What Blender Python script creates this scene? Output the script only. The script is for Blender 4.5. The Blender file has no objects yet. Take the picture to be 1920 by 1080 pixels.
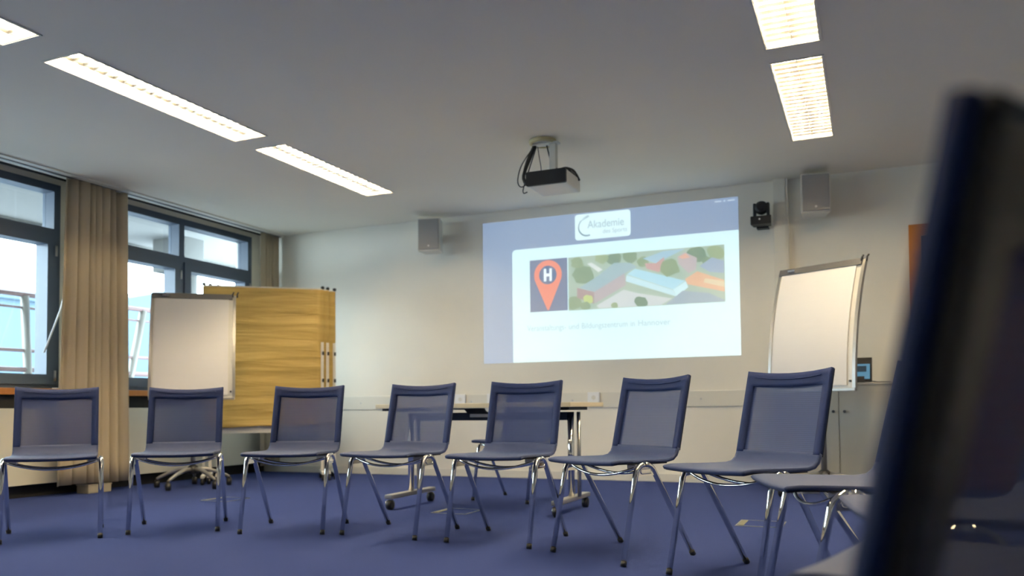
import bpy, bmesh, math, random
from mathutils import Vector, Matrix
random.seed(7)
PI = math.pi
scene = bpy.context.scene
COL = scene.collection

# ------------------------------------------------------------------ camera
YAW, PITCH, ROLL = 0.4066984, 0.0395567, -0.0097069
fw = Vector((-math.sin(YAW)*math.cos(PITCH), math.cos(YAW)*math.cos(PITCH), math.sin(PITCH)))
rt = Vector((math.cos(YAW), math.sin(YAW), 0)); up = rt.cross(fw)
r2 = rt*math.cos(ROLL) + up*math.sin(ROLL); u2 = up*math.cos(ROLL) - rt*math.sin(ROLL)
cd = bpy.data.cameras.new('camera'); cam = bpy.data.objects.new('camera', cd); COL.objects.link(cam)
m = Matrix(((r2.x, u2.x, -fw.x, 0), (r2.y, u2.y, -fw.y, 0), (r2.z, u2.z, -fw.z, .69), (0, 0, 0, 1)))
cam.matrix_world = m
cd.sensor_width = 36; cd.lens = 1555.91/1920*36; cd.shift_y = (703.1-540)/1920
cd.clip_start = .02; cd.clip_end = 300
cd.dof.use_dof = True; cd.dof.focus_distance = 3.5; cd.dof.aperture_fstop = 2.4
scene.camera = cam
# ------------------------------------------------------------------ world, exposure
SKY = 11.0
TUBE = 74.0
SLIDE = 1.0
w = bpy.data.worlds.new('overcast_sky'); scene.world = w; w.use_nodes = True
bg = w.node_tree.nodes['Background']; bg.inputs[0].default_value = (.74, .88, 1.0, 1); bg.inputs[1].default_value = SKY
scene.view_settings.view_transform = 'Standard'; scene.view_settings.look = 'None'
scene.view_settings.gamma = 1; scene.view_settings.use_curve_mapping = False
scene.view_settings.exposure = 0.85

# ------------------------------------------------------------------ materials
def srgb(r, g, b):
    f = lambda c: (c/255/12.92) if c/255 <= .04045 else ((c/255+.055)/1.055)**2.4
    return (f(r), f(g), f(b), 1)
MATS = {}
def mat(name, col, rough=.6, metal=0., spec=.5, noise=0., nscale=20., bump=0., bscale=200., emit=None, estr=0., sheen=0., coord='Object'):
    if name in MATS: return MATS[name]
    M = bpy.data.materials.new(name); M.use_nodes = True; nt = M.node_tree; b = nt.nodes['Principled BSDF']
    b.inputs['Base Color'].default_value = col; b.inputs['Roughness'].default_value = rough
    b.inputs['Metallic'].default_value = metal; b.inputs['Specular IOR Level'].default_value = spec
    if sheen:
        b.inputs['Sheen Weight'].default_value = sheen; b.inputs['Sheen Roughness'].default_value = .4
        b.inputs['Sheen Tint'].default_value = (.75, .8, .95, 1)
    if emit is not None:
        b.inputs['Emission Color'].default_value = emit; b.inputs['Emission Strength'].default_value = estr
    if noise or bump:
        tc = nt.nodes.new('ShaderNodeTexCoord')
    if noise:
        n = nt.nodes.new('ShaderNodeTexNoise'); n.inputs['Scale'].default_value = nscale; n.inputs['Detail'].default_value = 4
        nt.links.new(tc.outputs[coord], n.inputs['Vector'])
        mr = nt.nodes.new('ShaderNodeMapRange'); mr.inputs[3].default_value = 1-noise; mr.inputs[4].default_value = 1+noise
        nt.links.new(n.outputs['Fac'], mr.inputs[0])
        mx = nt.nodes.new('ShaderNodeMix'); mx.data_type = 'RGBA'; mx.blend_type = 'MULTIPLY'; mx.inputs[0].default_value = 1
        mx.inputs[6].default_value = col; nt.links.new(mr.outputs[0], mx.inputs[7])
        nt.links.new(mx.outputs[2], b.inputs['Base Color'])
    if bump:
        n2 = nt.nodes.new('ShaderNodeTexNoise'); n2.inputs['Scale'].default_value = bscale; n2.inputs['Detail'].default_value = 3
        nt.links.new(tc.outputs[coord], n2.inputs['Vector'])
        bp = nt.nodes.new('ShaderNodeBump'); bp.inputs['Strength'].default_value = bump; bp.inputs['Distance'].default_value = .01
        nt.links.new(n2.outputs['Fac'], bp.inputs['Height']); nt.links.new(bp.outputs[0], b.inputs['Normal'])
    MATS[name] = M; return M

WALL = mat('wall_paint', (.83, .79, .70, 1), .85, noise=.03, nscale=3, bump=.08, bscale=180)
CEIL = mat('ceiling_paint', (.90, .85, .74, 1), .9, noise=.02, nscale=2, bump=.05, bscale=150)
TRIMW = mat('white_trim', (.74, .71, .63, 1), .5, noise=.02, nscale=6)
CARPET = mat('blue_carpet', (.036, .058, .205, 1), .95, spec=.15, noise=.16, nscale=350, bump=.5, bscale=700)
FRAME = mat('window_frame_blue_grey', (.085, .115, .17, 1), .4, noise=.04, nscale=9)
SILL = mat('orange_wood', (.50, .19, .035, 1), .4, noise=.2, nscale=14)
DARK = mat('black_gap', (.008, .008, .009, 1), .8, noise=.1)
PANELC = mat('cream_panel', (.74, .70, .58, 1), .5, noise=.03, nscale=4)
CHROME = mat('chrome', (.86, .85, .82, 1), .07, metal=1., noise=.02, nscale=40)
STEEL = mat('brushed_steel', (.55, .55, .54, 1), .32, metal=1., noise=.06, nscale=60)
BLACK = mat('black_plastic', (.012, .012, .014, 1), .45, noise=.1, nscale=30)
FABRIC = mat('blue_fabric', (.0035, .018, .100, 1), .62, spec=.35, noise=.10, nscale=240, bump=.25, bscale=900, sheen=.05)
SEATF = mat('blue_seat_fabric', (.015, .034, .125, 1), .6, spec=.5, noise=.10, nscale=240, bump=.25, bscale=900, sheen=.3)
PAPER = mat('flip_chart_paper', (.76, .74, .73, 1), .7, noise=.02, nscale=5, bump=.12, bscale=4)
ALU = mat('grey_aluminium', (.40, .39, .37, 1), .35, metal=.6, noise=.05, nscale=30)
GREYP = mat('dark_grey_rail', (.10, .10, .105, 1), .4, noise=.05)
BOARDW = mat('white_board', (.70, .68, .62, 1), .35, noise=.02)
WHITEP = mat('white_plastic', (.72, .70, .64, 1), .4, noise=.02)
SOCK = mat('bright_white_plastic', (.85, .85, .85, 1), .35, noise=.01)
GRILLE = mat('grey_grille', (.36, .35, .34, 1), .6, noise=.10, nscale=600, bump=.3, bscale=900)
BEIGE = mat('beige_ring', (.62, .54, .30, 1), .5, noise=.04)
TABLETOP = mat('table_top_birch', (.70, .62, .45, 1), .4, noise=.06, nscale=18)
NAVY = mat('navy_metal', (.012, .020, .045, 1), .35, metal=.3, noise=.05)
DOORF = mat('door_frame_orange', (.58, .20, .02, 1), .4, noise=.15, nscale=10)
DOORL = mat('door_leaf_brown', (.085, .020, .008, 1), .45, noise=.2, nscale=8)
EXTW = mat('exterior_plaster', (.25, .25, .248, 1), .8, noise=.03)
EXTG = mat('exterior_column_grey', (.12, .12, .115, 1), .8, noise=.04)
EXTB = mat('pale_blue_cladding', (.034, .064, .094, 1), .7, noise=.05, nscale=2)
EXTR = mat('faded_red_rail', (.12, .062, .06, 1), .5, noise=.05)
EXTP = mat('white_strut', (.16, .15, .13, 1), .5, noise=.03)
TERR = mat('terrace_slab', (.17, .175, .18, 1), .9, noise=.1)
BLADE = mat('specular_louvre', (.88, .84, .76, 1), .3, metal=1., noise=.02)
LOUV = mat('louvre_white_metal', (.80, .78, .72, 1), .3, metal=.0, noise=.02)

def brown_paper():
    M = bpy.data.materials.new('brown_packing_paper'); M.use_nodes = True; nt = M.node_tree; b = nt.nodes['Principled BSDF']
    tc = nt.nodes.new('ShaderNodeTexCoord'); mp = nt.nodes.new('ShaderNodeMapping'); mp.inputs['Scale'].default_value = (.8, 1, 9)
    n = nt.nodes.new('ShaderNodeTexNoise'); n.inputs['Scale'].default_value = 1.6; n.inputs['Detail'].default_value = 3; n.inputs['Distortion'].default_value = .6
    nt.links.new(tc.outputs['Object'], mp.inputs[0]); nt.links.new(mp.outputs[0], n.inputs['Vector'])
    cr = nt.nodes.new('ShaderNodeValToRGB'); cr.color_ramp.elements[0].position = .3; cr.color_ramp.elements[0].color = (.40, .275, .070, 1)
    cr.color_ramp.elements[1].position = .7; cr.color_ramp.elements[1].color = (.56, .40, .125, 1)
    nt.links.new(n.outputs['Fac'], cr.inputs[0]); nt.links.new(cr.outputs[0], b.inputs['Base Color'])
    bp = nt.nodes.new('ShaderNodeBump'); bp.inputs['Strength'].default_value = .8; bp.inputs['Distance'].default_value = .02
    nt.links.new(n.outputs['Fac'], bp.inputs['Height']); nt.links.new(bp.outputs[0], b.inputs['Normal'])
    b.inputs['Roughness'].default_value = .6
    return M
KRAFT = brown_paper()
def curtain_mat():
    M = bpy.data.materials.new('beige_curtain_cloth'); M.use_nodes = True; nt = M.node_tree; b = nt.nodes['Principled BSDF']
    b.inputs['Base Color'].default_value = (.50, .42, .30, 1); b.inputs['Roughness'].default_value = .9
    tr = nt.nodes.new('ShaderNodeBsdfTranslucent'); tr.inputs[0].default_value = (.30, .23, .15, 1)
    tc = nt.nodes.new('ShaderNodeTexCoord'); n = nt.nodes.new('ShaderNodeTexNoise'); n.inputs['Scale'].default_value = 300
    nt.links.new(tc.outputs['Object'], n.inputs['Vector'])
    bp = nt.nodes.new('ShaderNodeBump'); bp.inputs['Strength'].default_value = .2; bp.inputs['Distance'].default_value = .002
    nt.links.new(n.outputs['Fac'], bp.inputs['Height']); nt.links.new(bp.outputs[0], b.inputs['Normal'])
    ms = nt.nodes.new('ShaderNodeMixShader'); ms.inputs[0].default_value = .15
    nt.links.new(b.outputs[0], ms.inputs[1]); nt.links.new(tr.outputs[0], ms.inputs[2])
    nt.links.new(ms.outputs[0], nt.nodes['Material Output'].inputs[0]); return M
CURT = curtain_mat()
def glass_mat():
    M = bpy.data.materials.new('window_glass'); M.use_nodes = True; nt = M.node_tree; nt.nodes.remove(nt.nodes['Principled BSDF'])
    t = nt.nodes.new('ShaderNodeBsdfTransparent'); t.inputs[0].default_value = (.93, .97, .96, 1)
    g = nt.nodes.new('ShaderNodeBsdfGlossy'); g.inputs['Roughness'].default_value = .02
    f = nt.nodes.new('ShaderNodeLayerWeight'); f.inputs[0].default_value = .5
    pw = nt.nodes.new('ShaderNodeMath'); pw.operation = 'POWER'; pw.inputs[1].default_value = 5; nt.links.new(f.outputs['Facing'], pw.inputs[0])
    ad = nt.nodes.new('ShaderNodeMath'); ad.operation = 'MULTIPLY_ADD'; ad.inputs[1].default_value = .5; ad.inputs[2].default_value = .03; nt.links.new(pw.outputs[0], ad.inputs[0])
    ms = nt.nodes.new('ShaderNodeMixShader'); nt.links.new(ad.outputs[0], ms.inputs[0])
    nt.links.new(t.outputs[0], ms.inputs[1]); nt.links.new(g.outputs[0], ms.inputs[2])
    nt.links.new(ms.outputs[0], nt.nodes['Material Output'].inputs[0]); return M
GLASS = glass_mat()
def mesh_mat():
    M = bpy.data.materials.new('blue_mesh_fabric'); M.use_nodes = True; nt = M.node_tree; b = nt.nodes['Principled BSDF']
    b.inputs['Base Color'].default_value = (.015, .036, .150, 1); b.inputs['Roughness'].default_value = .6
    b.inputs['Sheen Weight'].default_value = .06; b.inputs['Sheen Tint'].default_value = (.75, .8, .95, 1)
    tc = nt.nodes.new('ShaderNodeTexCoord'); sp = nt.nodes.new('ShaderNodeSeparateXYZ'); nt.links.new(tc.outputs['Object'], sp.inputs[0])
    mu = nt.nodes.new('ShaderNodeMath'); mu.operation = 'MULTIPLY'; mu.inputs[1].default_value = 2*PI/.0078; nt.links.new(sp.outputs[2], mu.inputs[0])
    si = nt.nodes.new('ShaderNodeMath'); si.operation = 'SINE'; nt.links.new(mu.outputs[0], si.inputs[0])
    mr = nt.nodes.new('ShaderNodeMapRange'); mr.inputs[1].default_value = -.5; mr.inputs[2].default_value = .6
    mr.inputs[3].default_value = .79; mr.inputs[4].default_value = .98; nt.links.new(si.outputs[0], mr.inputs[0])
    nt.links.new(mr.outputs[0], b.inputs['Alpha'])
    return M
MESHF = mesh_mat()
def emis(name, col, s):
    return mat(name, (.26, .28, .28, 1), .6, emit=col, estr=s, noise=.01)
TUBEM = emis('fluorescent_tube', (1, .80, .51, 1), TUBE)

# ------------------------------------------------------------------ mesh helpers
def box(bm, x0, x1, y0, y1, z0, z1):
    v = [bm.verts.new(p) for p in ((x0,y0,z0),(x1,y0,z0),(x1,y1,z0),(x0,y1,z0),(x0,y0,z1),(x1,y0,z1),(x1,y1,z1),(x0,y1,z1))]
    for f in ((0,3,2,1),(4,5,6,7),(0,1,5,4),(1,2,6,5),(2,3,7,6),(3,0,4,7)): bm.faces.new([v[i] for i in f])
    return v
def tube(bm, pts, r, seg=12, cap=True, closed=False):
    pts = [Vector(p) for p in pts]; n = len(pts); rings = []
    rr = r if isinstance(r, (list, tuple)) else [r]*n
    prev = None
    for i in range(n):
        if closed: d = pts[(i+1) % n]-pts[i-1]
        else: d = pts[min(i+1, n-1)]-pts[max(i-1, 0)]
        d.normalize()
        if prev is None:
            a = d.cross(Vector((0, 0, 1)))
            if a.length < 1e-3: a = d.cross(Vector((1, 0, 0)))
            a.normalize()
        else:
            a = prev - d*prev.dot(d); a.normalize()
        prev = a; b = d.cross(a)
        rings.append([bm.verts.new(pts[i]+(a*math.cos(2*PI*k/seg)+b*math.sin(2*PI*k/seg))*rr[i]) for k in range(seg)])
    for i in range(n if closed else n-1):
        A, B = rings[i], rings[(i+1) % n]
        for k in range(seg):
            f = bm.faces.new((A[k], A[(k+1) % seg], B[(k+1) % seg], B[k])); f.smooth = True
    if cap and not closed:
        bm.faces.new(rings[0][::-1]); bm.faces.new(rings[-1])
def lathe(bm, prof, seg=24, c=(0, 0, 0), axis='Z'):
    rings = []
    for (r, h) in prof:
        ring = []
        for k in range(seg):
            a = 2*PI*k/seg; x, y = r*math.cos(a), r*math.sin(a)
            p = {'Z': (x, y, h), 'Y': (x, h, y), 'X': (h, x, y)}[axis]
            ring.append(bm.verts.new((c[0]+p[0], c[1]+p[1], c[2]+p[2])))
        rings.append(ring)
    for A, B in zip(rings, rings[1:]):
        for k in range(seg):
            f = bm.faces.new((A[k], A[(k+1) % seg], B[(k+1) % seg], B[k])); f.smooth = True
    bm.faces.new(rings[0][::-1]); bm.faces.new(rings[-1])
def prism(bm, poly, a, b, axis='Y'):
    def P(u, v, t): return {'Y': (u, t, v), 'X': (t, u, v), 'Z': (u, v, t)}[axis]
    A = [bm.verts.new(P(u, v, a)) for u, v in poly]; B = [bm.verts.new(P(u, v, b)) for u, v in poly]
    bm.faces.new(A); bm.faces.new(B[::-1]); n = len(poly)
    for i in range(n): bm.faces.new((A[i], B[i], B[(i+1) % n], A[(i+1) % n]))
def rrect(x0, x1, z0, z1, r, seg=6):
    o = []
    for cx, cz, a0 in ((x1-r, z1-r, 0), (x0+r, z1-r, 90), (x0+r, z0+r, 180), (x1-r, z0+r, 270)):
        for k in range(seg+1):
            a = math.radians(a0+90*k/seg); o.append((cx+r*math.cos(a), cz+r*math.sin(a)))
    return o
def obj(name, fill, material, parent=None, bevel=0., smooth=False):
    me = bpy.data.meshes.new(name)
    bm = bmesh.new(); fill(bm)
    bmesh.ops.recalc_face_normals(bm, faces=bm.faces)
    if bevel: bmesh.ops.bevel(bm, geom=[e for e in bm.edges if len(e.link_faces) == 2 and e.calc_face_angle(0) > .6], offset=bevel, segments=2, affect='EDGES', profile=.6)
    if smooth:
        for f in bm.faces: f.smooth = True
    bm.to_mesh(me); bm.free(); me.materials.append(material)
    o = bpy.data.objects.new(name, me); COL.objects.link(o)
    if parent: o.parent = parent
    return o
def bobj(name, x0, x1, y0, y1, z0, z1, material, parent=None, bevel=0.):
    return obj(name, lambda bm: box(bm, x0, x1, y0, y1, z0, z1), material, parent, bevel)
def tag(o, label, cat, group=None):
    o['label'] = label; o['category'] = cat
    if group: o['group'] = group
    return o
def struct(o): o['kind'] = 'structure'; return o
def thing(name, label, cat, loc=(0, 0, 0), rz=0., group=None):
    o = bpy.data.objects.new(name, None); COL.objects.link(o); o.location = loc; o.rotation_euler = (0, 0, rz)
    o.empty_display_size = .1
    return tag(o, label, cat, group)
def sthing(name, loc=(0, 0, 0)):
    o = bpy.data.objects.new(name, None); COL.objects.link(o); o.location = loc; o.empty_display_size = .1
    return struct(o)
def copy_tree(o, parent=None):
    c = o.copy(); COL.objects.link(c); c.parent = parent
    for ch in o.children: copy_tree(ch, c)
    return c

# ------------------------------------------------------------------ room shell
YB, HC = 7.56, 2.663
XW = -6.40                      # inner face of the window wall
XR, YF = 2.3, -1.6
struct(bobj('floor', -6.62, XR+.2, YF-.2, YB+.2, -.12, 0, CARPET))
LX = [(-4.222, -3.942), (-.480, -.200)]
LY = [(1.435, 2.945), (3.185, 4.715), (4.935, 6.45)]
def ceil_fill(bm):
    # ceiling slab with openings for the recessed lights
    xs = sorted({-6.19, XR+.2} | {v for p in LX for v in p}); ys = sorted({YF-.2, YB+.2} | {v for p in LY for v in p})
    for i in range(len(xs)-1):
        for j in range(len(ys)-1):
            if any(abs(xs[i]-a) < 1e-6 for a, b in LX) and any(abs(ys[j]-a) < 1e-6 for a, b in LY): continue
            box(bm, xs[i], xs[i+1], ys[j], ys[j+1], HC, HC+.16)
struct(obj('ceiling', ceil_fill, CEIL))
struct(bobj('trim_1', -6.62, -6.19, YF-.2, YB+.2, 2.70, 2.82, DARK))        # top of the curtain slot, coloured black for the shade in it
struct(bobj('wall_back', -6.62, XR+.2, YB, YB+.2, 0, 2.83, WALL))
struct(bobj('wall_right', XR, XR+.2, YF, YB, 0, 2.83, WALL))
struct(bobj('wall_front', -6.62, XR+.2, YF-.2, YF, 0, 2.83, WALL))
WIN = [(.50, 2.58), (2.92, 5.0), (5.34, 7.42)]
def wall_left_fill(bm):
    box(bm, -6.62, XW, YF, YB, 0, .86); box(bm, -6.62, XW, YF, YB, 2.65, 2.70)
    ed = [YF]+[v for p in WIN for v in p]+[YB]
    for i in range(0, len(ed), 2): box(bm, -6.62, XW, ed[i], ed[i+1], .86, 2.65)
struct(obj('wall_left', wall_left_fill, WALL))
struct(bobj('baseboard_back', -6.2, .327, YB-.014, YB, 0, .075, TRIMW, bevel=.004))
struct(bobj('baseboard_right', XR-.014, XR, YF, YB, 0, .075, TRIMW, bevel=.004))
# windows
for i, (a, b) in enumerate(WIN):
    W = sthing('window_%d' % (i+1), (XW, a, .86)); W.location = (0, 0, 0)
    mid = (a+b)/2
    def ff(bm):
        x0, x1 = -6.54, -6.395
        box(bm, x0, x1, a, a+.06, .90, 2.65); box(bm, x0, x1, b-.06, b, .90, 2.65)
        box(bm, x0, x1, a+.06, b-.06, 2.585, 2.65); box(bm, x0, x1, a+.06, b-.06, .89, .93)
        box(bm, x0, x1, mid-.035, mid+.035, .93, 2.585)
        box(bm, x0, x1, a+.06, mid-.035, 2.18, 2.262); box(bm, x0, x1, mid+.035, b-.06, 2.18, 2.262)
    obj('window_frame', ff, FRAME, W)
    for (p, q) in ((a+.06, mid-.035), (mid+.035, b-.06)):
        bobj('pane', -6.506, -6.50, p, q, 2.262, 2.585, GLASS, W)
        def sf(bm, p=p, q=q):
            x0, x1 = -6.52, -6.372; z0, z1 = .925, 2.205; t = .085; p -= .012; q += .012
            box(bm, x0, x1, p, p+t, z0, z1); box(bm, x0, x1, q-t, q, z0, z1)
            box(bm, x0, x1, p+t, q-t, z0, z0+t); box(bm, x0, x1, p+t, q-t, z1-t, z1)
        s = obj('sash', sf, FRAME, W)
        bobj('pane', -6.500, -6.494, p+.07, q-.07, 1.0, 2.13, GLASS, s)
        for hz in (1.0, 2.07):
            obj('hinge', lambda bm: tube(bm, [(-6.37, q+.005, hz-.045), (-6.37, q+.005, hz+.045)], .010, 8), STEEL, s)
        def hf(bm, p=p):
            box(bm, -6.372, -6.360, p+.015, p+.045, 1.46, 1.60); tube(bm, [(-6.36, p+.03, 1.57), (-6.325, p+.03, 1.57), (-6.325, p+.03, 1.45)], .009, 8)
        obj('window_handle', hf, STEEL, s)
    pl = bpy.data.lights.new('window_portal', 'AREA'); pl.shape = 'RECTANGLE'; pl.size = 1.72; pl.size_y = 2.0; pl.cycles.is_portal = True
    po = bpy.data.objects.new('window_portal', pl); COL.objects.link(po); po.location = (-6.6, mid, 1.76)
    po.rotation_euler = (0, -PI/2, 0)
# sill, slot, radiator casing
s = struct(bobj('trim_2', -6.41, -6.275, YF, YB-.001, .834, .888, SILL, bevel=.006))
struct(bobj('trim_3', -6.41, -6.33, YF, YB-.001, .0, .836, DARK))  # black backing, the dark of the open slot put into its colour
cas = thing('radiator_casing', 'long cream radiator casing of flat panels under the window sill', 'radiator cover', (-6.27, 2.2, .1))
cas.location = (0, 0, 0)
e = [YF, .33, 2.75, 5.17, YB-.02]
for i in range(4):
    bobj('panel', -6.30, -6.265, e[i]+.003, e[i+1]-.003, .105, .724, PANELC, cas, bevel=.003)
bobj('bracket_rail', -6.329, -6.30, YF, YB-.02, .2, .6, DARK, cas)
# curtain rail profile on the ceiling
rail = thing('curtain_rail', 'white ceiling mounted curtain rail profile above the windows', 'curtain rail'); 
bobj('profile', -6.185, -6.02, YF, YB-.01, HC-.012, HC, TRIMW, rail, bevel=.003)
bobj('shadow_gap_strip', -6.19, -6.185, YF, YB-.01, HC-.022, HC+.03, DARK, rail)  # added black strip, paints the dark line of the shadow gap
bobj('track', -6.115, -6.085, YF, YB-.01, HC-.018, HC-.011, GREYP, rail)
# curtains
def curtain(y0, y1, y0b, y1b, zb, seed, n, amp):
    rnd = random.Random(seed)
    ph = [rnd.uniform(0, 6.28) for _ in range(4)]
    def fill(bm):
        NU, NV = n*10, 16; g = []
        for j in range(NV+1):
            t = j/NV; row = []
            z = (HC-.02)*(1-t)+zb*t
            A, B = y0*(1-t)+y0b*t, y1*(1-t)+y1b*t
            for i in range(NU+1):
                u = i/NU; uu = u+.030*math.sin(9*u+ph[0])+.018*math.sin(23*u+ph[2])
                k = 2*PI*n*uu
                d = amp*(.65+.35*math.sin(2.3*u*6+ph[1]))*(math.sin(k)+.25*math.sin(2*k+ph[2]))*(.75+.25*t)
                row.append(bm.verts.new((-6.10+d+.01*math.sin(3*u*6+ph[3]+t*2), A+(B-A)*u+.010*math.cos(k+ph[1])*(1), z+.006*math.sin(5*u)*t)))
            g.append(row)
        for j in range(NV):
            for i in range(NU):
                f = bm.faces.new((g[j][i], g[j][i+1], g[j+1][i+1], g[j+1][i])); f.smooth = True
    o = obj('curtain', fill, CURT); sm = o.modifiers.new('thickness', 'SOLIDIFY'); sm.thickness = .003
    return o
tag(curtain(4.80, 5.44, 4.74, 5.50, .085, 3, 8, .055), 'wide beige curtain gathered on the pier between the two windows', 'curtain', 'beige curtains')
tag(curtain(7.24, 7.53, 7.23, 7.53, .085, 5, 5, .035), 'narrow beige curtain in the corner behind the brown pinboards', 'curtain', 'beige curtains')
tag(obj('curtain_wand', lambda bm: tube(bm, [(-6.165, 4.905, HC-.02), (-6.19, 4.90, 1.75), (-6.195, 4.86, 1.56), (-6.21, 4.72, 1.18)], .007, 8), SOCK), 'thin white pull wand hanging slanted beside the wide curtain', 'wand')
d = thing('cable_duct_box', 'small beige duct box on the carpet under the wide curtain', 'box', (-6.14, 5.155, 0))
DUCT = mat('duct_beige', (.38, .34, .26, 1), .6, noise=.05)
bobj('body', -.07, .07, -.115, .115, 0, .066, DUCT, d, bevel=.004); bobj('lid', -.074, .074, -.119, .119, .066, .074, DUCT, d)

# ------------------------------------------------------------------ back wall fittings
tr = thing('wall_trunking', 'long cream cable trunking running along the back wall', 'trunking', (-3.3, YB, .75)); tr.location = (0, 0, 0)
bobj('channel', -5.7, -.75, YB-.014, YB, .685, .829, TRIMW, tr, bevel=.004)
for x in (-5.02, -3.70, -2.62, -1.397):
    obj('screw', lambda bm: lathe(bm, [(.009, YB-.017), (.009, YB-.013)], 10, (x, 0, .755), 'Y'), STEEL, tr)
for x, l in ((-3.82, 'white socket plate on the trunking between fourth and fifth chair'), (-3.46, 'white socket plate on the trunking beside the left of the fifth chair'), (-2.405, 'white socket plate on the trunking above the right table end')):
    so = thing('socket', l, 'socket', (x, YB-.0145, .78)); 
    bobj('plate', -.06, .06, -.014, 0, -.048, .052, SOCK, so, bevel=.004)
    obj('socket_well', lambda bm: lathe(bm, [(.021, -.016), (.021, -.0135)], 16, (0, 0, 0), 'Y'), WHITEP, so)
dct = thing('vertical_cable_duct', 'cream vertical cable duct from ceiling down beside the conference camera', 'duct'); 
bobj('base', -.735, -.612, YB-.05, YB, .868, HC, TRIMW, dct, bevel=.003)
bobj('cover', -.712, -.634, YB-.056, YB-.05, .868, HC, TRIMW, dct)
for z in (2.30, 2.02): bobj('joint_clip', -.7355, -.6115, YB-.058, YB-.0495, z-.004, z+.004, WHITEP, dct)
# door
D = sthing('door_1')
def dff(bm):
    box(bm, .327, .420, YB-.03, YB, 0, 2.165); box(bm, 1.36, 1.453, YB-.03, YB, 0, 2.165); box(bm, .42, 1.36, YB-.03, YB, 2.07, 2.165)
obj('door_frame', dff, DOORF, D, bevel=.003)
bobj('door_leaf', .422, 1.358, YB-.012, YB-.001, .005, 2.068, DOORL, D)
def dh(bm):
    tube(bm, [(.50, YB-.012, 1.05), (.50, YB-.06, 1.05), (.62, YB-.06, 1.05)], .009, 8); lathe(bm, [(.026, YB-.018), (.026, YB-.011)], 16, (.50, 0, 1.05), 'Y')
obj('door_handle', dh, STEEL, D)

# ------------------------------------------------------------------ ceiling lights
def light(lx, ly, label):
    x0, x1 = lx; y0, y1 = ly
    cx, cy = (x0+x1)/2, (y0+y1)/2; hw, hl = (x1-x0)/2-.001, (y1-y0)/2-.001
    L = thing('ceiling_light', label, 'ceiling light', (cx, cy, HC), 0, 'recessed louvre lights')
    def hous(bm):
        t = .004
        box(bm, -hw, hw, -hl, hl, .10, .104)
        box(bm, -hw, -hw+t, -hl, hl, 0, .10); box(bm, hw-t, hw, -hl, hl, 0, .10)
        box(bm, -hw+t, hw-t, -hl, -hl+t, 0, .10); box(bm, -hw+t, hw-t, hl-t, hl, 0, .10)
    obj('housing', hous, LOUV, L)
    def rim(bm):
        t = .012
        box(bm, -hw-t, -hw, -hl-t, hl+t, -.005, -.0005); box(bm, hw, hw+t, -hl-t, hl+t, -.005, -.0005)
        box(bm, -hw, hw, -hl-t, -hl, -.005, -.0005); box(bm, -hw, hw, hl, hl+t, -.005, -.0005)
    obj('rim', rim, WHITEP, L)
    for sx in (-1, 1):
        obj('fluorescent_tube', lambda bm: tube(bm, [(sx*hw*.5, -hl+.03, .060), (sx*hw*.5, hl-.03, .060)], .0135, 10), TUBEM, L)
    obj('louvre_spine', lambda bm: prism(bm, [(-.0015, .002), (.0015, .002), (.008, .022), (-.008, .022)], -hl+.005, hl-.005, 'Y'), BLADE, L)
    first = None; N = 22
    for k in range(1, N):
        y = -hl+2*hl*k/N
        if first is None:
            first = obj('louvre_blade', lambda bm: prism(bm, [(-.0010, .002), (.0010, .002), (.0035, .010), (.0065, .017), (-.0065, .017), (-.0035, .010)], -hw+.005, hw-.005, 'X'), BLADE, L); o = first
        else:
            o = bpy.data.objects.new('louvre_blade', first.data); COL.objects.link(o); o.parent = L
        o.location = (0, y, 0)
names = [['louvred ceiling light of the window row, mostly out of frame', 'middle louvred ceiling light of the window row', 'far louvred ceiling light of the window row'],
         ['louvred ceiling light of the right row overhead, out of frame', 'nearer louvred ceiling light of the right row at the top edge', 'farther louvred ceiling light of the right row above the loudspeaker']]  # first right-row light is unseen, added to light the room
for i, lx in enumerate(LX):
    for j, ly in enumerate(LY): light(lx, ly, names[i][j])

# ------------------------------------------------------------------ projected slide: thin self-glowing panels stand in for the projector's light
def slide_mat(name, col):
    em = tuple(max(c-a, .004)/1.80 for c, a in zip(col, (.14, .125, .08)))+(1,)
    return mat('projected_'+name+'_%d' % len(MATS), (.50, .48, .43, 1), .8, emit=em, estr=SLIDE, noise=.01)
def projected(name, col, k, parent, fill):
    if name.startswith('picture') or name.startswith('aerial'): col = tuple(c*.86+.14*q for c, q in zip(col, (.72, .86, .84, 1)))
    return obj(name, fill, slide_mat(name, col), parent)
SL = thing('projected_slide', 'bright projected slide with logo, map pin and aerial picture on the back wall', 'projection', (-2.3, YB, 1.85)); SL.location = (0, 0, 0)
yy = YB-.002
def flat(poly, lev): return lambda bm: prism(bm, poly, yy-.0008*lev, yy-.0008*(lev-1)-.0001, 'Y')
def rect(x0, x1, z0, z1): return [(x0, z0), (x1, z0), (x1, z1), (x0, z1)]
S = lambda r, g, b: srgb(r, g, b)
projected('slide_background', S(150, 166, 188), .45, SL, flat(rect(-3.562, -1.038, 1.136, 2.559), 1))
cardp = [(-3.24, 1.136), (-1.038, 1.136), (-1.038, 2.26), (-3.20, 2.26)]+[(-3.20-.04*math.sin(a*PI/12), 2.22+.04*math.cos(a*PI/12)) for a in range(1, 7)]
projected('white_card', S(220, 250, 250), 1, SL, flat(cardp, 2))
lg = projected('logo_card', S(228, 253, 252), 1.05, SL, flat(rrect(-2.577, -2.026, 2.297, 2.547, .03), 2))
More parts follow.
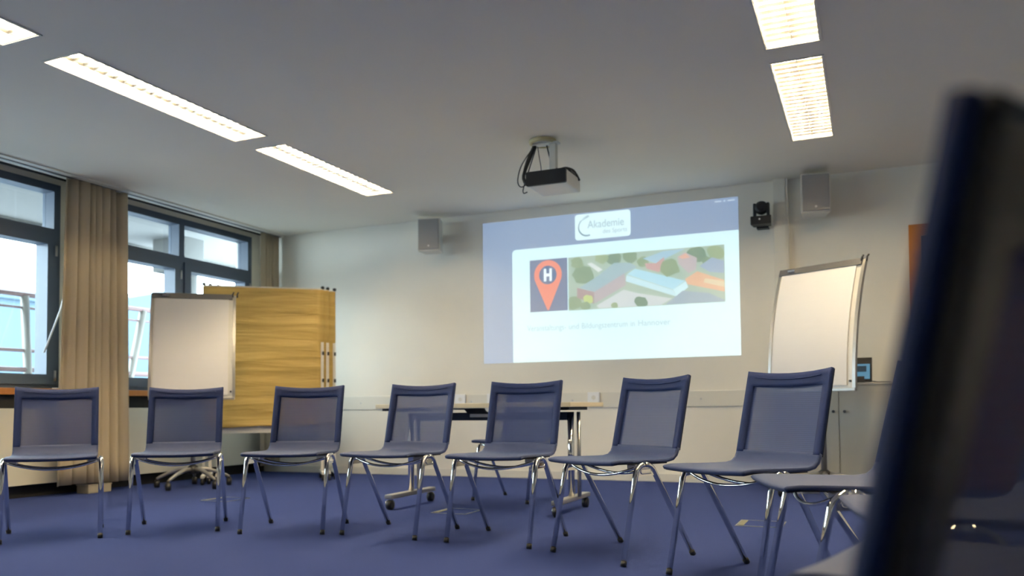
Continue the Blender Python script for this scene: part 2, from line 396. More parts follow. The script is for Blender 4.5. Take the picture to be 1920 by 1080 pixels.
def textobj(name, body, x, z, size, col, k, parent, lev, width=None):
    cu = bpy.data.curves.new(name, 'FONT'); cu.body = body; cu.size = size
    t = bpy.data.objects.new(name, cu); COL.objects.link(t)
    me = bpy.data.meshes.new_from_object(t.evaluated_get(bpy.context.evaluated_depsgraph_get()))
    bpy.data.objects.remove(t)
    mx = max(v.co.x for v in me.vertices); sc = (width/mx) if width else 1
    for v in me.vertices: v.co = Vector((x+v.co.x*sc, yy-.0008*lev, z+v.co.y))
    me.materials.clear(); me.materials.append(slide_mat(name, col))
    o = bpy.data.objects.new(name, me); COL.objects.link(o); o.parent = parent; return o
GR = S(160, 188, 196)
textobj('lettering', 'Akademie', -2.45, 2.405, .105, GR, .75, lg, 3.2, .36)
textobj('lettering', 'des Sports', -2.30, 2.345, .058, GR, .8, lg, 3.2, .24)
def stroke(pts, wd):
    def f(bm):
        n = len(pts); L = []; R = []
        for i in range(n):
            a = Vector(pts[max(i-1, 0)]); b = Vector(pts[min(i+1, n-1)]); d = (b-a).normalized(); p = Vector(pts[i]); nn = Vector((-d.y, d.x))*wd*(.35+.65*min(1, i/n*1.5))
            L.append(bm.verts.new((p.x+nn.x, yy-.0026, p.y+nn.y))); R.append(bm.verts.new((p.x-nn.x, yy-.0026, p.y-nn.y)))
        for i in range(n-1): bm.faces.new((L[i], L[i+1], R[i+1], R[i]))
    return f
projected('logo_arc', S(130, 155, 165), .7, lg, stroke([(-2.455+.085*math.cos(a), 2.42+.085*math.sin(a)) for a in [math.radians(t) for t in range(100, 300, 10)]], .007))
projected('logo_swoosh', S(170, 195, 200), .85, lg, stroke([(-2.53+.012*k, 2.475+.006*k) for k in range(9)], .006))
projected('logo_swoosh', S(170, 195, 200), .85, lg, stroke([(-2.50+.010*k, 2.505+.004*k) for k in range(7)], .005))
for x0_, x1_, h_ in ((-1.245, -1.185, .006), (-1.165, -1.150, .009), (-1.130, -1.065, .006)):
    projected('status_mark', S(205, 218, 230), 1, SL, flat(rrect(x0_, x1_, 2.532-h_, 2.532+h_, .005, 3), 3))
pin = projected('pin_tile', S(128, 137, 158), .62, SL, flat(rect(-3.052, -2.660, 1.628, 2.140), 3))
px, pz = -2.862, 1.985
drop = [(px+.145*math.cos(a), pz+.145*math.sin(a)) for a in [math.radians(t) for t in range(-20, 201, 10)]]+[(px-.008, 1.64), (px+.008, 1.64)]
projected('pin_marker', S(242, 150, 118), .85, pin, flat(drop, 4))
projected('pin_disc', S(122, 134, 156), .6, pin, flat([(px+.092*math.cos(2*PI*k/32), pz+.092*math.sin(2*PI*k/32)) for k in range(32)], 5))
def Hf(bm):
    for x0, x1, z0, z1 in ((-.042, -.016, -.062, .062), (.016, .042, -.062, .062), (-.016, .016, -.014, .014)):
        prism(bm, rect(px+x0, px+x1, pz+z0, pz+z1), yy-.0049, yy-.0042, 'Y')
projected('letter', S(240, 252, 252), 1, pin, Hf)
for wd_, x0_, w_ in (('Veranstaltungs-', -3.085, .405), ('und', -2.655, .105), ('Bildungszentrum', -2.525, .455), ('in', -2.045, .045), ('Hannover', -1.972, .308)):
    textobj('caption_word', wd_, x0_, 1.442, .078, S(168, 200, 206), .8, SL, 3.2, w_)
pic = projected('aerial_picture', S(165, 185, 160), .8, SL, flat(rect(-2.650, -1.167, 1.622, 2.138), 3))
def uv(x, y):
    u = (x-487)/1333; t = 198-113*u; b = 650-75*u; v = (y-t)/(b-t)
    return (-2.650+1.483*min(1, max(0, u)), 2.138-.516*min(1, max(0, v)))
def ptree(x, y, r, col):
    pts = []
    for k in range(14):
        a = 2*PI*k/14; q = r*random.uniform(.82, 1.12); pts.append(uv(x+q*math.cos(a), y-q*.85*math.sin(a)))
    return pts
tg = [S(120, 145, 95), S(135, 155, 100), S(108, 135, 92), S(150, 168, 110)]
lev = [4]
def ppoly(nm, pts, col, k=.8):
    lev[0] += .12; l = lev[0]
    projected(nm, col, k, pic, lambda bm: bm.faces.new([bm.verts.new((a, yy-.0008*l, b)) for a, b in pts]))
for i, (x, y, r) in enumerate(((620, 345, 105), (570, 245, 60), (900, 205, 70), (790, 200, 60), (1040, 185, 65), (1150, 235, 55), (1600, 170, 85), (1750, 150, 75), (1690, 230, 50), (540, 580, 75))):
    ppoly('picture_tree', ptree(x, y, r, 0), tg[i % 4], .75)
P = lambda *a: [uv(*q) for q in a]
ppoly('picture_yard', P((740, 605), (980, 470), (1100, 500), (1390, 545), (1300, 600), (760, 628)), S(205, 210, 205))
ppoly('picture_path', P((660, 250), (700, 240), (800, 300), (760, 320)), S(215, 222, 215))
ppoly('picture_roof', P((585, 455), (760, 350), (900, 240), (1040, 240), (1100, 275), (990, 330), (720, 490)), S(150, 178, 182), .75)
ppoly('picture_wall', P((565, 455), (720, 490), (718, 590), (565, 540)), S(170, 135, 128), .75)
ppoly('picture_wall', P((720, 490), (990, 330), (1000, 430), (725, 588)), S(182, 165, 162), .75)
ppoly('picture_roof', P((1010, 340), (1080, 290), (1500, 395), (1400, 470)), S(172, 218, 230))
ppoly('picture_facade', P((1006, 345), (1400, 474), (1430, 530), (1000, 398)), S(196, 228, 232))
ppoly('picture_facade', P((1400, 470), (1505, 398), (1525, 450), (1430, 530)), S(205, 238, 240))
ppoly('picture_roof', P((1150, 205), (1320, 142), (1510, 118), (1260, 245)), S(160, 195, 210), .78)
ppoly('picture_wall', P((1165, 245), (1260, 245), (1330, 190), (1330, 290), (1280, 320), (1180, 290)), S(200, 150, 140), .75)
ppoly('picture_wall', P((1440, 190), (1500, 150), (1600, 200), (1590, 300), (1530, 330), (1450, 250)), S(190, 172, 168), .75)
ppoly('picture_roof', P((1450, 190), (1510, 160), (1545, 195), (1480, 208)), S(225, 165, 130), .8)
ppoly('picture_roof', P((1620, 270), (1720, 195), (1815, 225), (1815, 330), (1700, 320)), S(150, 168, 190), .72)
ppoly('picture_wall', P((1500, 380), (1600, 315), (1815, 390), (1818, 490), (1520, 425)), S(230, 175, 125), .8)
ppoly('picture_wall', P((1660, 375), (1815, 400), (1818, 450), (1650, 410)), S(225, 205, 160), .85)
ppoly('picture_roof', P((1340, 592), (1480, 480), (1690, 500), (1815, 560), (1815, 572), (1340, 598)), S(150, 168, 178), .7)
for i, (x, y, r) in enumerate(((1370, 285, 88), (1130, 575, 58), (900, 608, 32), (665, 555, 45), (640, 610, 45))):
    ppoly('picture_tree', ptree(x, y, r, 0), tg[(i+1) % 4] if i != 3 else S(190, 205, 100), .75)

# ------------------------------------------------------------------ projector
PJ = thing('projector', 'ceiling mounted white projector with black rear panel and cable bundle', 'projector', (-2.091, 5.66, 2.337))
obj('body', lambda bm: box(bm, -.150, .150, -.145, .17, -.050, .050), WHITEP, PJ, bevel=.012)
obj('rear_panel', lambda bm: prism(bm, rrect(-.153, .153, -.052, .052, .012), -.165, -.145, 'Y'), BLACK, PJ)
obj('lens_ring', lambda bm: lathe(bm, [(.04, .168), (.04, .185), (.03, .185)], 20, (.05, 0, 0), 'Y'), BLACK, PJ)
def topf(bm):
    box(bm, -.10, .12, -.06, .12, .050, .060); box(bm, .02, .14, -.02, .10, .060, .078)
obj('mount_plate', topf, BLACK, PJ, bevel=.004)
obj('mount_post', lambda bm: box(bm, -.025, .025, -.02, .03, .075, .3), WHITEP, PJ, bevel=.003)
obj('ceiling_arm', lambda bm: box(bm, -.155, .045, -.03, .035, .288, .300), WHITEP, PJ, bevel=.003)
obj('ceiling_cover', lambda bm: lathe(bm, [(.080, .300), (.080, .326)], 28, (-.08, .0, 0)), WHITEP, PJ)
def ringf(bm):
    pts = [(-.08+.088*math.cos(2*PI*k/32), .0+.088*math.sin(2*PI*k/32), .309) for k in range(32)]
    tube(bm, pts, .017, 8, closed=True)
obj('ceiling_ring', ringf, BEIGE, PJ)
def cable(pts, r):
    P_ = [Vector(p) for p in pts]; out = []
    for i in range(len(P_)-1):
        p0, p1, p2, p3 = P_[max(i-1, 0)], P_[i], P_[i+1], P_[min(i+2, len(P_)-1)]
        for k in range(6):
            t = k/6; out.append(.5*((2*p1)+(p2-p0)*t+(2*p0-5*p1+4*p2-p3)*t*t+(3*p1-p0-3*p2+p3)*t*t*t))
    out.append(P_[-1]); return lambda bm: tube(bm, out, r, 8)
obj('cable', cable([(-.14, .0, .30), (-.17, -.03, .20), (-.20, -.06, .10), (-.20, -.09, .03), (-.155, -.12, -.03)], .013), BLACK, PJ)
obj('cable', cable([(-.15, .0, .30), (-.20, -.02, .18), (-.22, -.05, .06), (-.19, -.08, -.01), (-.15, -.10, .0)], .008), BLACK, PJ)
obj('cable', cable([(-.16, .0, .28), (-.24, -.03, .15), (-.26, -.06, .03), (-.22, -.09, -.03), (-.15, -.11, -.01)], .004), BLACK, PJ)
obj('cable', cable([(-.14, .02, .29), (-.22, -.03, .0), (-.21, -.07, -.07), (-.17, -.10, -.075)], .004), BLACK, PJ)
obj('cable', cable([(-.13, .02, .29), (-.11, .0, .2), (-.09, -.02, .12), (-.085, -.03, .055)], .003), BLACK, PJ)
obj('cable', cable([(-.06, .02, .30), (-.03, .0, .20), (.0, -.01, .12), (.05, .0, .09)], .005), BLACK, PJ)
obj('cable', cable([(.05, .0, .09), (.09, .03, .105), (.13, .08, .09), (.155, .13, .03)], .010), BLACK, PJ)
obj('cable', cable([(-.17, -.02, .02), (-.10, -.02, .068), (-.02, -.03, .072), (.06, -.02, .075)], .006), BLACK, PJ)

# ------------------------------------------------------------------ loudspeakers
def speaker(loc, rz, label):
    o = thing('loudspeaker', label, 'loudspeaker', loc, rz, 'wall loudspeakers')
    obj('cabinet', lambda bm: prism(bm, [(-.118, -.10), (.118, -.10), (.09, .10), (-.09, .10)], 0, .33, 'Z'), WHITEP, o, bevel=.008)
    obj('grille', lambda bm: box(bm, -.106, .106, -.107, -.099, .014, .318), GRILLE, o, bevel=.006)
    obj('badge', lambda bm: lathe(bm, [(.010, -.110), (.010, -.106)], 14, (0, 0, .05), 'Y'), SOCK, o)
    obj('wall_bracket', lambda bm: box(bm, -.03, .03, .09, .20, .12, .20), WHITEP, o)
speaker((-4.045, 7.36, 2.272), math.radians(12), 'white wall loudspeaker with grey grille to the left of the slide')
speaker((-.385, 7.37, 2.285), math.radians(8), 'white wall loudspeaker to the right of the vertical duct above the flip chart')

# ------------------------------------------------------------------ conference camera
cc = thing('conference_camera', 'black motorised conference camera on the wall right of the slide', 'camera', (-.825, 7.43, 2.25))
obj('base', lambda bm: prism(bm, [(-.088, -.07), (.088, -.07), (.075, .06), (-.075, .06)], 0, .075, 'Z'), BLACK, cc, bevel=.008)
for sx in (-1, 1): obj('fork_arm', lambda bm: box(bm, sx*.056-.012, sx*.056+.012, -.03, .03, .072, .195), BLACK, cc, bevel=.008)
obj('head', lambda bm: lathe(bm, [(.03, -.045), (.052, -.035), (.058, -.01), (.058, .02), (.04, .045)], 24, (0, 0, .155), 'Y'), BLACK, cc)
obj('lens', lambda bm: lathe(bm, [(.032, -.056), (.032, -.044)], 20, (0, 0, .155), 'Y'), mat('lens_glass', (.01, .01, .02, 1), .05, noise=.01), cc)
obj('badge', lambda bm: lathe(bm, [(.008, -.073), (.008, -.069)], 12, (-.01, 0, .045), 'Y'), SOCK, cc)
obj('wall_bracket', lambda bm: box(bm, -.05, .05, .05, .13, -.012, .0), BLACK, cc)

# ------------------------------------------------------------------ chairs
def make_chair():
    root = thing('mesh_chair', '', 'chair')
    prof = [(-.262, .441), (-.255, .446), (-.22, .449), (-.15, .448), (-.06, .445), (.03, .443), (.09, .443), (.125, .449), (.148, .466), (.158, .486), (.1625, .500)]
    xs = [-.217, -.205, -.182, -.12, -.06, 0, .06, .12, .182, .205, .217]
    def grid(rows, keep):
        def f(bm):
            g = [[bm.verts.new(p) for p in r] for r in rows]
            for j in range(len(rows)-1):
                for i in range(len(rows[0])-1):
                    if keep(i, j):
                        q = bm.faces.new((g[j][i], g[j][i+1], g[j+1][i+1], g[j+1][i])); q.smooth = True
            bmesh.ops.delete(bm, geom=[v for v in bm.verts if not v.link_faces], context='VERTS')
        return f
    sag = lambda x: 1-(x/.217)**2
    rows = [[(x, y+.014*sag(x)*max(0, min(1, (y-.10)/.058)), z-.006*sag(x)*(1-max(0, min(1, (y-.10)/.058)))) for x in xs] for y, z in prof]
    s = obj('seat', grid(rows, lambda i, j: True), SEATF, root)
    md = s.modifiers.new('thickness', 'SOLIDIFY'); md.thickness = .014; md.offset = 0
    zs = [.490, .505, .56, .62, .68, .74, .775, .79, .815, .838]
    def brow(z):
        y = .160+(z-.490)*.245
        t = (z-.49)/.348
        return [(x, y+.014*sag(x), z-.016*sag(x)*t**3) for x in xs]
    rows = [brow(z) for z in zs]
    b = obj('backrest', grid(rows, lambda i, j: i < 2 or i > 7 or j >= 6), FABRIC, root)
    md = b.modifiers.new('thickness', 'SOLIDIFY'); md.thickness = .015; md.offset = 0
    obj('mesh_panel', grid(rows, lambda i, j: 2 <= i <= 7 and j < 6), MESHF, b)
    obj('hem_seam', lambda bm: tube(bm, [(p[0]*.8, p[1]-.009, p[2]) for p in brow(.812)], .0022, 6), FABRIC, b)
    def rear(i, j): return (i < 2 or i > 7 or j >= 6)
    rows2 = [[(x*.985, y+.0125, z-.004) for x, y, z in r] for r in rows]
    rf = obj('rear_frame', grid(rows2, rear), BLACK, root); md = rf.modifiers.new('thickness', 'SOLIDIFY'); md.thickness = .008; md.offset = 0
    pan = [[(x*.97, y*1.0, z-.010-.006*sag(x)) for x in xs] for y, z in prof[1:7]]
    sp = obj('seat_pan', grid(pan, lambda i, j: True), BLACK, root); md = sp.modifiers.new('thickness', 'SOLIDIFY'); md.thickness = .006; md.offset = 0
    for sx in (-1, 1):
        X = sx*.237
        A = [(X, -.222, .012), (X, -.140, .392), (X, -.131, .412), (X, -.117, .425), (X, -.100, .431), (X, -.083, .432)]
        B = [(X, .222, .012), (X, -.016, .388), (X, -.030, .410), (X, -.045, .423), (X, -.062, .431), (X, -.083, .432)]
        for pts in (A, B):
            l = obj('leg', lambda bm: tube(bm, pts, .0125, 14), CHROME, root)
            p0 = Vector(pts[0]); dd = (Vector(pts[1])-p0).normalized()
            obj('foot_cap', lambda bm: tube(bm, [p0-dd*.010, p0+dd*.012], .0135, 12), BLACK, l)
        pl = obj('link_plate', lambda bm: prism(bm, [(-.139, .384), (-.013, .384), (-.030, .424), (-.125, .424)], X-.004, X+.004, 'X'), CHROME, root)
        def slot(bm):
            loop = [(X+sx*.004, a-.078, b+.404) for a, b in rrect(-.034, .034, -.011, .011, .010, 4)]
            tube(bm, loop, .0028, 6, closed=True)
        obj('slot_rim', slot, CHROME, pl)
        for y in (-.115, -.045):
            obj('seat_bracket', lambda bm: box(bm, min(sx*.17, sx*.226), max(sx*.17, sx*.226), y-.012, y+.012, .412, .432), STEEL, root, bevel=.003)
    for y, dy in ((-.118, -.03), (-.048, .03)):
        pts = []
        for k in range(17):
            t = -1+2*k/16; pts.append((.230*t, y+dy*(1-t*t), .424-.045*(1-t*t)))
        obj('crossbar', lambda bm: tube(bm, pts, .0065, 10), CHROME, root)
    return root
proto = make_chair()
def feet_origin(fl, th):
    c, s_ = math.cos(th), math.sin(th); x, y = .237, .222
    return (fl[0]+c*x-s_*y, fl[1]+s_*x+c*y, 0)
def mid(*p): return (sum(q[0] for q in p)/len(p), sum(q[1] for q in p)/len(p), 0)
CH = [(mid((-4.216, 2.973), (-3.893, 3.318), (-4.514, 3.218), (-4.207, 3.569)), 49, 'leftmost blue mesh chair of the row, in front of the cream radiator casing'),
      (mid((-3.82, 3.445), (-3.461, 3.722), (-4.05, 3.766), (-3.75, 4.097)), 36.5, 'blue mesh chair in front of the left flip chart, second from the left'),
      (mid((-3.241, 3.652), (-2.803, 3.809), (-3.379, 4.124), (-2.929, 4.257)), 17.5, 'blue mesh chair in front of the brown pinboards, third from the left'),
      (mid((-2.693, 3.856), (-2.203, 3.837), (-2.665, 4.27), (-2.178, 4.247)), -3, 'blue mesh chair in front of the left end of the table'),
      (mid((-2.015, 3.817), (-1.558, 3.794), (-1.975, 4.243), (-1.518, 4.215)), -4, 'blue mesh chair directly in front of the lone chair at the table'),
      (mid((-1.404, 3.735), (-.993, 3.5), (-1.188, 4.123), (-.768, 3.886)), -29.8, 'blue mesh chair below the right half of the slide, turned to the left'),
      (feet_origin((-.772, 3.40), math.radians(-35.5)), -35.5, 'blue mesh chair in front of the right flip chart'),
      ((-.06, 2.845, 0), -70, 'blue mesh chair in front of the low cabinet, seen from its side'),
      ((.218, 2.179, 0), -80, 'blue mesh chair mostly hidden, between side-on chair and foreground chair'),
      ((.194, 1.393, 0), -104, 'blue mesh chair whose seat alone juts in beside the foreground backrest'),
      ((-.05, .752, 0), -122, 'large blurred dark chair back in the right foreground'),
      ((-2.47, 5.78, 0), -9, 'lone blue mesh chair standing behind the folding table')]
for i, (o_, a, l) in enumerate(CH):
    c = proto if i == 0 else copy_tree(proto)
    c.location = o_; c.rotation_euler = (0, 0, math.radians(a)); c['label'] = l; c['group'] = 'blue mesh chairs'

# ------------------------------------------------------------------ folding table
T = thing('folding_table', 'pale folding table on castors with black beam behind the chairs', 'table', (-2.405, 5.2, 0))
obj('table_top', lambda bm: box(bm, -.705, .705, -.35, .35, .692, .722), TABLETOP, T, bevel=.004)
for sx, X in ((-1, -.63), (1, .585)):
    obj('column', lambda bm: (tube(bm, [(X, -.0, .10), (X, 0, .66)], .022, 14)), CHROME, T)
    obj('slim_column', lambda bm: (tube(bm, [(X+.045, .03, .10), (X+.045, .03, .66)], .013, 10)), STEEL, T)
    f = obj('foot_bar', lambda bm: box(bm, X-.03, X+.03, -.31, .31, .075, .105), ALU, T, bevel=.008)
    for y in (-.285, .285):
        cs = obj('castor', lambda bm: lathe(bm, [(.012, -.018), (.032, -.016), (.034, 0), (.032, .016), (.012, .018)], 18, (X, y, .0345), 'X') if False else lathe(bm, [(.020, X-.02), (.034, X-.016), (.034, X+.016), (.020, X+.02)], 18, (0, y, .0345), 'X'), BLACK, f)
        if y < 0: obj('castor_cover', lambda bm: lathe(bm, [(.026, X-.021), (.026, X-.024)], 14, (0, y, .04), 'X'), CHROME, f)
    obj('top_bracket', lambda bm: box(bm, X-.05, X+.05, -.2, .2, .672, .692), BLACK, T)
obj('cross_beam', lambda bm: box(bm, -.61, .57, -.02, .02, .605, .66), NAVY, T, bevel=.005)
obj('tilt_lever', lambda bm: prism(bm, [(-.30, .690), (-.03, .690), (-.02, .672), (.02, .650), (-.14, .650), (-.17, .680), (-.28, .682)], -.06, -.03, 'Y'), BLACK, T)
obj('lever_plate', lambda bm: box(bm, -.14, .08, -.035, -.021, .628, .650), STEEL, T)
for x in (-.66, .66): obj('edge_stop', lambda bm: box(bm, x-.02, x+.02, -.3, -.24, .676, .692), BLACK, T)

# ------------------------------------------------------------------ flip charts
def flip_chart(loc, rz, label, basez):
    o = thing('flip_chart', label, 'flip chart', loc, rz, 'flip charts')
    Z0, Z1, W2 = .81, 1.755, .345
    cv = lambda z: -.06+.19*((z-Z0)/(Z1-Z0))**2
    zs = [Z0+(Z1-Z0)*k/14 for k in range(15)]
    def slab(x0, x1, t0, t1, za=Z0, zb=Z1):
        def f(bm):
            zz = [za+(zb-za)*k/14 for k in range(15)]; R = []
            for z in zz:
                y = cv(z); R.append([bm.verts.new(p) for p in ((x0, y+t0, z), (x1, y+t0, z), (x1, y+t1, z), (x0, y+t1, z))])
            for A, B in zip(R, R[1:]):
                for k in range(4): q = bm.faces.new((A[k], A[(k+1) % 4], B[(k+1) % 4], B[k]))
            bm.faces.new(R[0]); bm.faces.new(R[-1][::-1])
        return f
    obj('board', slab(-W2, W2, 0, .014), BOARDW, o)
    for sx in (-1, 1): obj('side_rail', slab(sx*W2-.012+.006*sx, sx*W2+.012+.006*sx, -.006, .02), ALU, o)
    obj('bottom_rail', lambda bm: box(bm, -W2-.015, W2+.015, -.068, -.035, Z0-.022, Z0), ALU, o, bevel=.003)
    obj('paper_pad', slab(-W2+.018, W2-.045, -.012, -.001, Z0+.02, Z1-.02), PAPER, o)
    obj('clamp_bar', lambda bm: prism(bm, [(.095, Z1-.042), (.125, Z1-.045), (.155, Z1-.005), (.145, Z1+.012), (.115, Z1+.008)], -W2-.01, W2-.01, 'X'), GREYP, o, bevel=.003)
    obj('clamp_clip', lambda bm: box(bm, -W2+.08, -W2+.14, .085, .105, Z1-.022, Z1-.008), CHROME, o)
    for x in (W2-.01, W2+.03): obj('paper_hook', lambda bm: tube(bm, [(x, .11, Z1-.02), (x, .12, Z1+.012), (x+.01, .125, Z1+.03)], .007, 8), BLACK, o)
    obj('knob', lambda bm: lathe(bm, [(.008, -.075), (.008, -.06)], 10, (W2-.02, 0, Z0+.05), 'Y'), BLACK, o)
    obj('column', lambda bm: tube(bm, [(0, .10, .15), (0, .10, 1.35)], [.022, .017], 14), ALU, o)
    obj('column_head', lambda bm: box(bm, -.06, .06, .0, .10, 1.22, 1.34), BLACK, o, bevel=.006)
    obj('hub', lambda bm: lathe(bm, [(.045, .125), (.05, .14), (.045, .185), (.026, .20)], 18, (0, .10, 0)), BLACK, o)
    for k in range(5):
        a = 2*PI*k/5+.35; c, s_ = math.cos(a), math.sin(a)
        pts = [(c*r, .10+s_*r, z) for r, z in ((.03, .165), (.12, .160), (.22, .130), (.30, .095), (.325, .080))]
        ar = obj('base_arm', lambda bm: tube(bm, pts, [.020, .019, .017, .014, .012], 10), ALU, o)
        ex, ey = c*.325, .10+s_*.325
        obj('castor', lambda bm: (lathe(bm, [(.022, -.022), (.034, -.018), (.034, .018), (.022, .022)], 16, (ex, ey, .0345), 'X'), tube(bm, [(ex, ey, .05), (ex, ey, .085)], .012, 8)), BLACK, ar)
    return o
flip_chart((-5.575, 5.70, 0), math.radians(40), 'left flip chart with blank white pad, by the windows', 0)
flip_chart((-.378, 6.62, 0), math.radians(-29), 'right flip chart with blank white pad, beside the slide', 0)

# ------------------------------------------------------------------ pinboards
def pinboard(loc, rz, label, seed):
    o = thing('pinboard', label, 'pinboard', loc, rz, 'stacked pinboards')
    Wd = 1.127
    rnd = random.Random(seed)
    obj('board', lambda bm: box(bm, 0, Wd, 0, .018, .470, 1.90), BOARDW, o, bevel=.004)
    def pap(bm):
        NX, NZ = 16, 40; g = []
        ph = [rnd.uniform(0, 6.28) for _ in range(8)]
        for j in range(NZ+1):
            z = .530+(1.885-.530)*j/NZ; row = []
            for i in range(NX+1):
                x = -.002+(Wd+.004)*i/NX
                y = -.008-.0045*(math.sin(z*31+x*2.2+ph[0])+.7*math.sin(z*57-x*3+ph[1])+.5*math.sin(z*83+x*5*math.sin(ph[2])+ph[3]))
                if j == 0: y -= .012
                row.append(bm.verts.new((x, min(y, -.002), z+(.008*math.sin(x*9+ph[4]) if j == 0 else 0))))
            g.append(row)
        for j in range(NZ):
            for i in range(NX):
                q = bm.faces.new((g[j][i], g[j][i+1], g[j+1][i+1], g[j+1][i])); q.smooth = True
    pp = obj('brown_paper', pap, KRAFT, o); md = pp.modifiers.new('thickness', 'SOLIDIFY'); md.thickness = .0012
    for x in (-.003, Wd):
        obj('paper_wrap', lambda bm: box(bm, x, x+.003, -.007, .022, 1.37, 1.885), KRAFT, o)
    for x in (.012, Wd-.012):
        obj('edge_profile', lambda bm: box(bm, x-.0125, x+.0145 if x > .5 else x+.0125, -.024, .024, .47, 1.36), BOARDW, o)
        pt = obj('post', lambda bm: box(bm, x-.014, x+.014, -.004, .022, .06, .48), BOARDW, o, bevel=.003)
        ft = obj('foot', lambda bm: box(bm, x-.018, x+.018, -.20, .20, .062, .086), BOARDW, o, bevel=.004)
        for y in (-.18, .18):
            obj('castor', lambda bm: lathe(bm, [(.018, x-.016), (.030, x-.013), (.030, x+.013), (.018, x+.016)], 16, (0, y, .0305), 'X'), BLACK, ft)
    for x in (.006, Wd-.006):
        obj('corner_knob', lambda bm: lathe(bm, [(.012, 1.893), (.018, 1.902), (.018, 1.916), (.010, 1.924)], 12, (x, .009, 0)), BLACK, o)
        for z in (.98, 1.25):
            obj('clip', lambda bm: box(bm, x-.008, x+.012, -.030, .026, z-.018, z+.018), BLACK, o, bevel=.003)
    return o
ph = math.radians(40.3); ex_, ey_ = Vector((math.cos(ph), math.sin(ph), 0)), Vector((-math.sin(ph), math.cos(ph), 0))
P0 = Vector((-5.85, 6.11, 0))
for k, (a, b, l) in enumerate(((0, 0, 'front pinboard of the stack, covered in creased brown paper'), (.055, .055, 'middle pinboard of the stack, only a brown strip showing at its right edge'), (.125, .11, 'rear pinboard of the stack, its brown right end standing out farthest'))):
    p_ = P0+ex_*a+ey_*b; pinboard((p_.x, p_.y, 0), ph, l, 11+k)

# ------------------------------------------------------------------ cabinet and control screen
CB = thing('low_cabinet', 'low cream double door cabinet against the back wall by the door', 'cabinet', (-.23, 7.34, 0))
obj('carcass', lambda bm: box(bm, -.495, .495, -.17, .205, .06, .845), PANELC, CB)
obj('cabinet_top', lambda bm: box(bm, -.50, .50, -.195, .205, .845, .864), PANELC, CB, bevel=.003)
obj('plinth', lambda bm: box(bm, -.48, .48, -.14, .2, 0, .06), BLACK, CB)
for sx in (-1, 1):
    dr = obj('cabinet_door', lambda bm: box(bm, min(sx*.003, sx*.495), max(sx*.003, sx*.495), -.189, -.171, .065, .842), PANELC, CB, bevel=.003)
    obj('knob', lambda bm: lathe(bm, [(.006, -.189), (.006, -.2), (.012, -.205), (.010, -.212)], 14, (sx*.042, 0, .635), 'Y'), GREYP, dr)
TP = thing('control_screen', 'small black control screen with blue display standing on the cabinet', 'screen', (-.085, 7.23, .864), math.radians(-4))
def tilt(poly_y0, poly_y1, x0, x1, z0, z1, k=.28):
    def f(bm):
        v = box(bm, x0, x1, poly_y0, poly_y1, z0, z1)
        for q in v: q.co.y += (q.co.z)*k
    return f
obj('case', tilt(-.012, .012, -.13, .105, .004, .205), BLACK, TP, bevel=.005)
dsp = obj('display', tilt(-.0145, -.0125, -.115, .09, .03, .152), mat('screen_blue', (.02, .03, .04, 1), .3, emit=S(95, 150, 180), estr=.42, noise=.01), TP)
obj('display_picture', tilt(-.016, -.0148, -.06, .065, .088, .136), mat('screen_picture', (.02, .03, .04, 1), .3, emit=S(40, 62, 75), estr=.3, noise=.01), dsp)
obj('stand', lambda bm: prism(bm, [(-.02, 0), (.09, 0), (.07, .012), (.05, .13), (.03, .13)], -.06, .05, 'X'), BLACK, TP)
obj('cable', lambda bm: tube(bm, [(.10, .05, .012), (.14, .04, .005), (.20, .05, .0045), (.24, .09, .0045)], .004, 8), BLACK, TP)

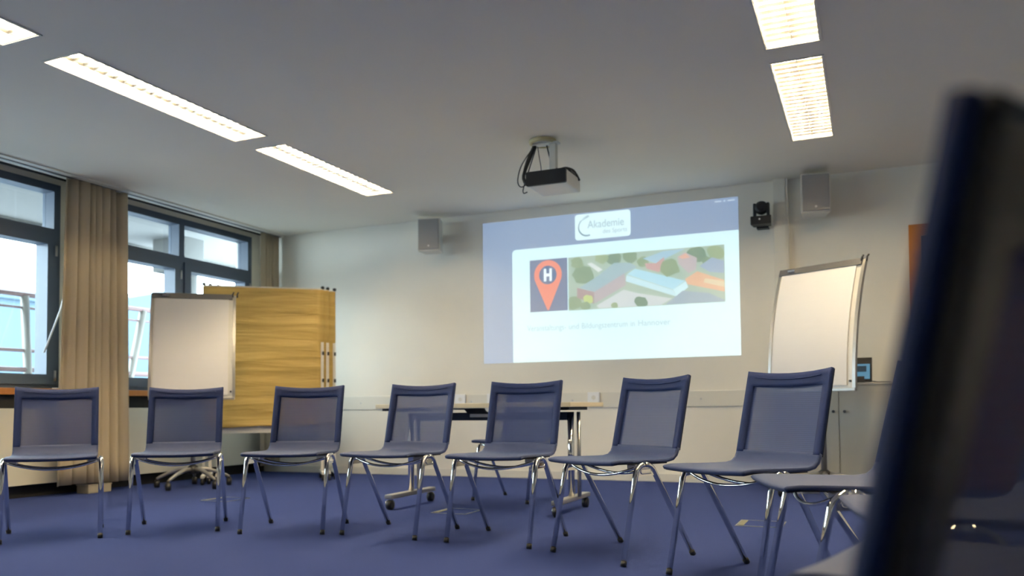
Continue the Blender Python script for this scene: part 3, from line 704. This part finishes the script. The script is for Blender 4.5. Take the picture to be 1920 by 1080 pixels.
# ------------------------------------------------------------------ floor boxes
def floor_box(pts, label, lidc):
    o = thing('floor_outlet', label, 'floor outlet', (pts[0], pts[1], 0), 0, 'floor outlets')
    hw = .13
    def fr(bm):
        t = .008
        box(bm, -hw, hw, -hw, -hw+t, 0, .003); box(bm, -hw, hw, hw-t, hw, 0, .003); box(bm, -hw, -hw+t, -hw+t, hw-t, 0, .003); box(bm, hw-t, hw, -hw+t, hw-t, 0, .003)
    obj('lid_frame', fr, STEEL, o)
    obj('lid', lambda bm: box(bm, -hw+.009, hw-.009, -hw+.009, hw-.009, 0, .002), CARPET, o)
    obj('cable_flap', lambda bm: box(bm, -hw+.01, -hw+.045, -hw+.02, hw-.02, .002, .004), lidc, o)
OLIVE = mat('olive_metal', (.30, .28, .15, 1), .4, metal=.4, noise=.05)
floor_box((-.60, 5.04), 'square floor outlet lid with pale flap behind the chair at the right flip chart', OLIVE)
floor_box((-2.56, 4.99), 'square floor outlet lid under the table', OLIVE)
floor_box((-4.62, 5.07), 'square floor outlet lid beside the left flip chart', OLIVE)

# ------------------------------------------------------------------ outside
ov = thing('roof_overhang', 'pale roof overhang with fascia outside above the windows', 'overhang')
bobj('soffit', -8.30, -6.62, -4, 16, 2.76, 2.95, EXTW, ov)
bobj('fascia', -8.40, -8.30, -4, 16, 2.70, 3.05, EXTG, ov); bobj('gutter', -8.48, -8.40, -4, 16, 2.72, 2.82, EXTW, ov)
oc = thing('outside_column', 'grey column with square head outside the far window', 'column', (-7.65, 7.58, 0))
bobj('capital', -.25, .25, -.16, .16, 2.36, 2.76, EXTG, oc, bevel=.01); obj('shaft', lambda bm: lathe(bm, [(.19, -.1), (.19, 2.36)], 28, (.04, 0, 0)), EXTG, oc)
tb = thing('terrace_balustrade', 'pale red tube balustrade with slanted white struts outside', 'railing')
for z, r in ((1.985, .028), (1.84, .014), (1.37, .020), (1.16, .028)):
    obj('rail', lambda bm: tube(bm, [(-8.5, -3, z), (-8.5, 15, z)], r, 10), EXTR, tb)
for k in range(-2, 5):
    y = 6.22+1.62*k*1.0
    if k % 2 == 0: p = [(-8.5, y, 1.97), (-8.5, y+.12, 0)]
    else: p = [(-8.5, y, 1.97), (-8.5, y-.45, 0)]
    obj('strut', lambda bm: tube(bm, p, .045, 10), EXTP, tb)
struct(bobj('terrace_floor', -9.2, -6.62, -6, 18, -.3, -.1, TERR))
bl = thing('blue_building', 'pale blue gabled building far outside the windows', 'building', (-25, 18, -4))
bobj('wall', -6, 0, -14, 2.0, 0, 8.3, EXTB, bl); 
obj('gable_wing', lambda bm: prism(bm, [(2.0, 0), (14, 0), (14, 7), (6.8, 9.5), (2.0, 8.3)], -6, .2, 'X'), EXTB, bl)
bobj('parapet', -6.1, .15, -14.1, 2.05, 8.3, 8.6, EXTB, bl)
struct(bobj('ground', -80, -9.2, -60, 80, -4.3, -4.0, TERR))
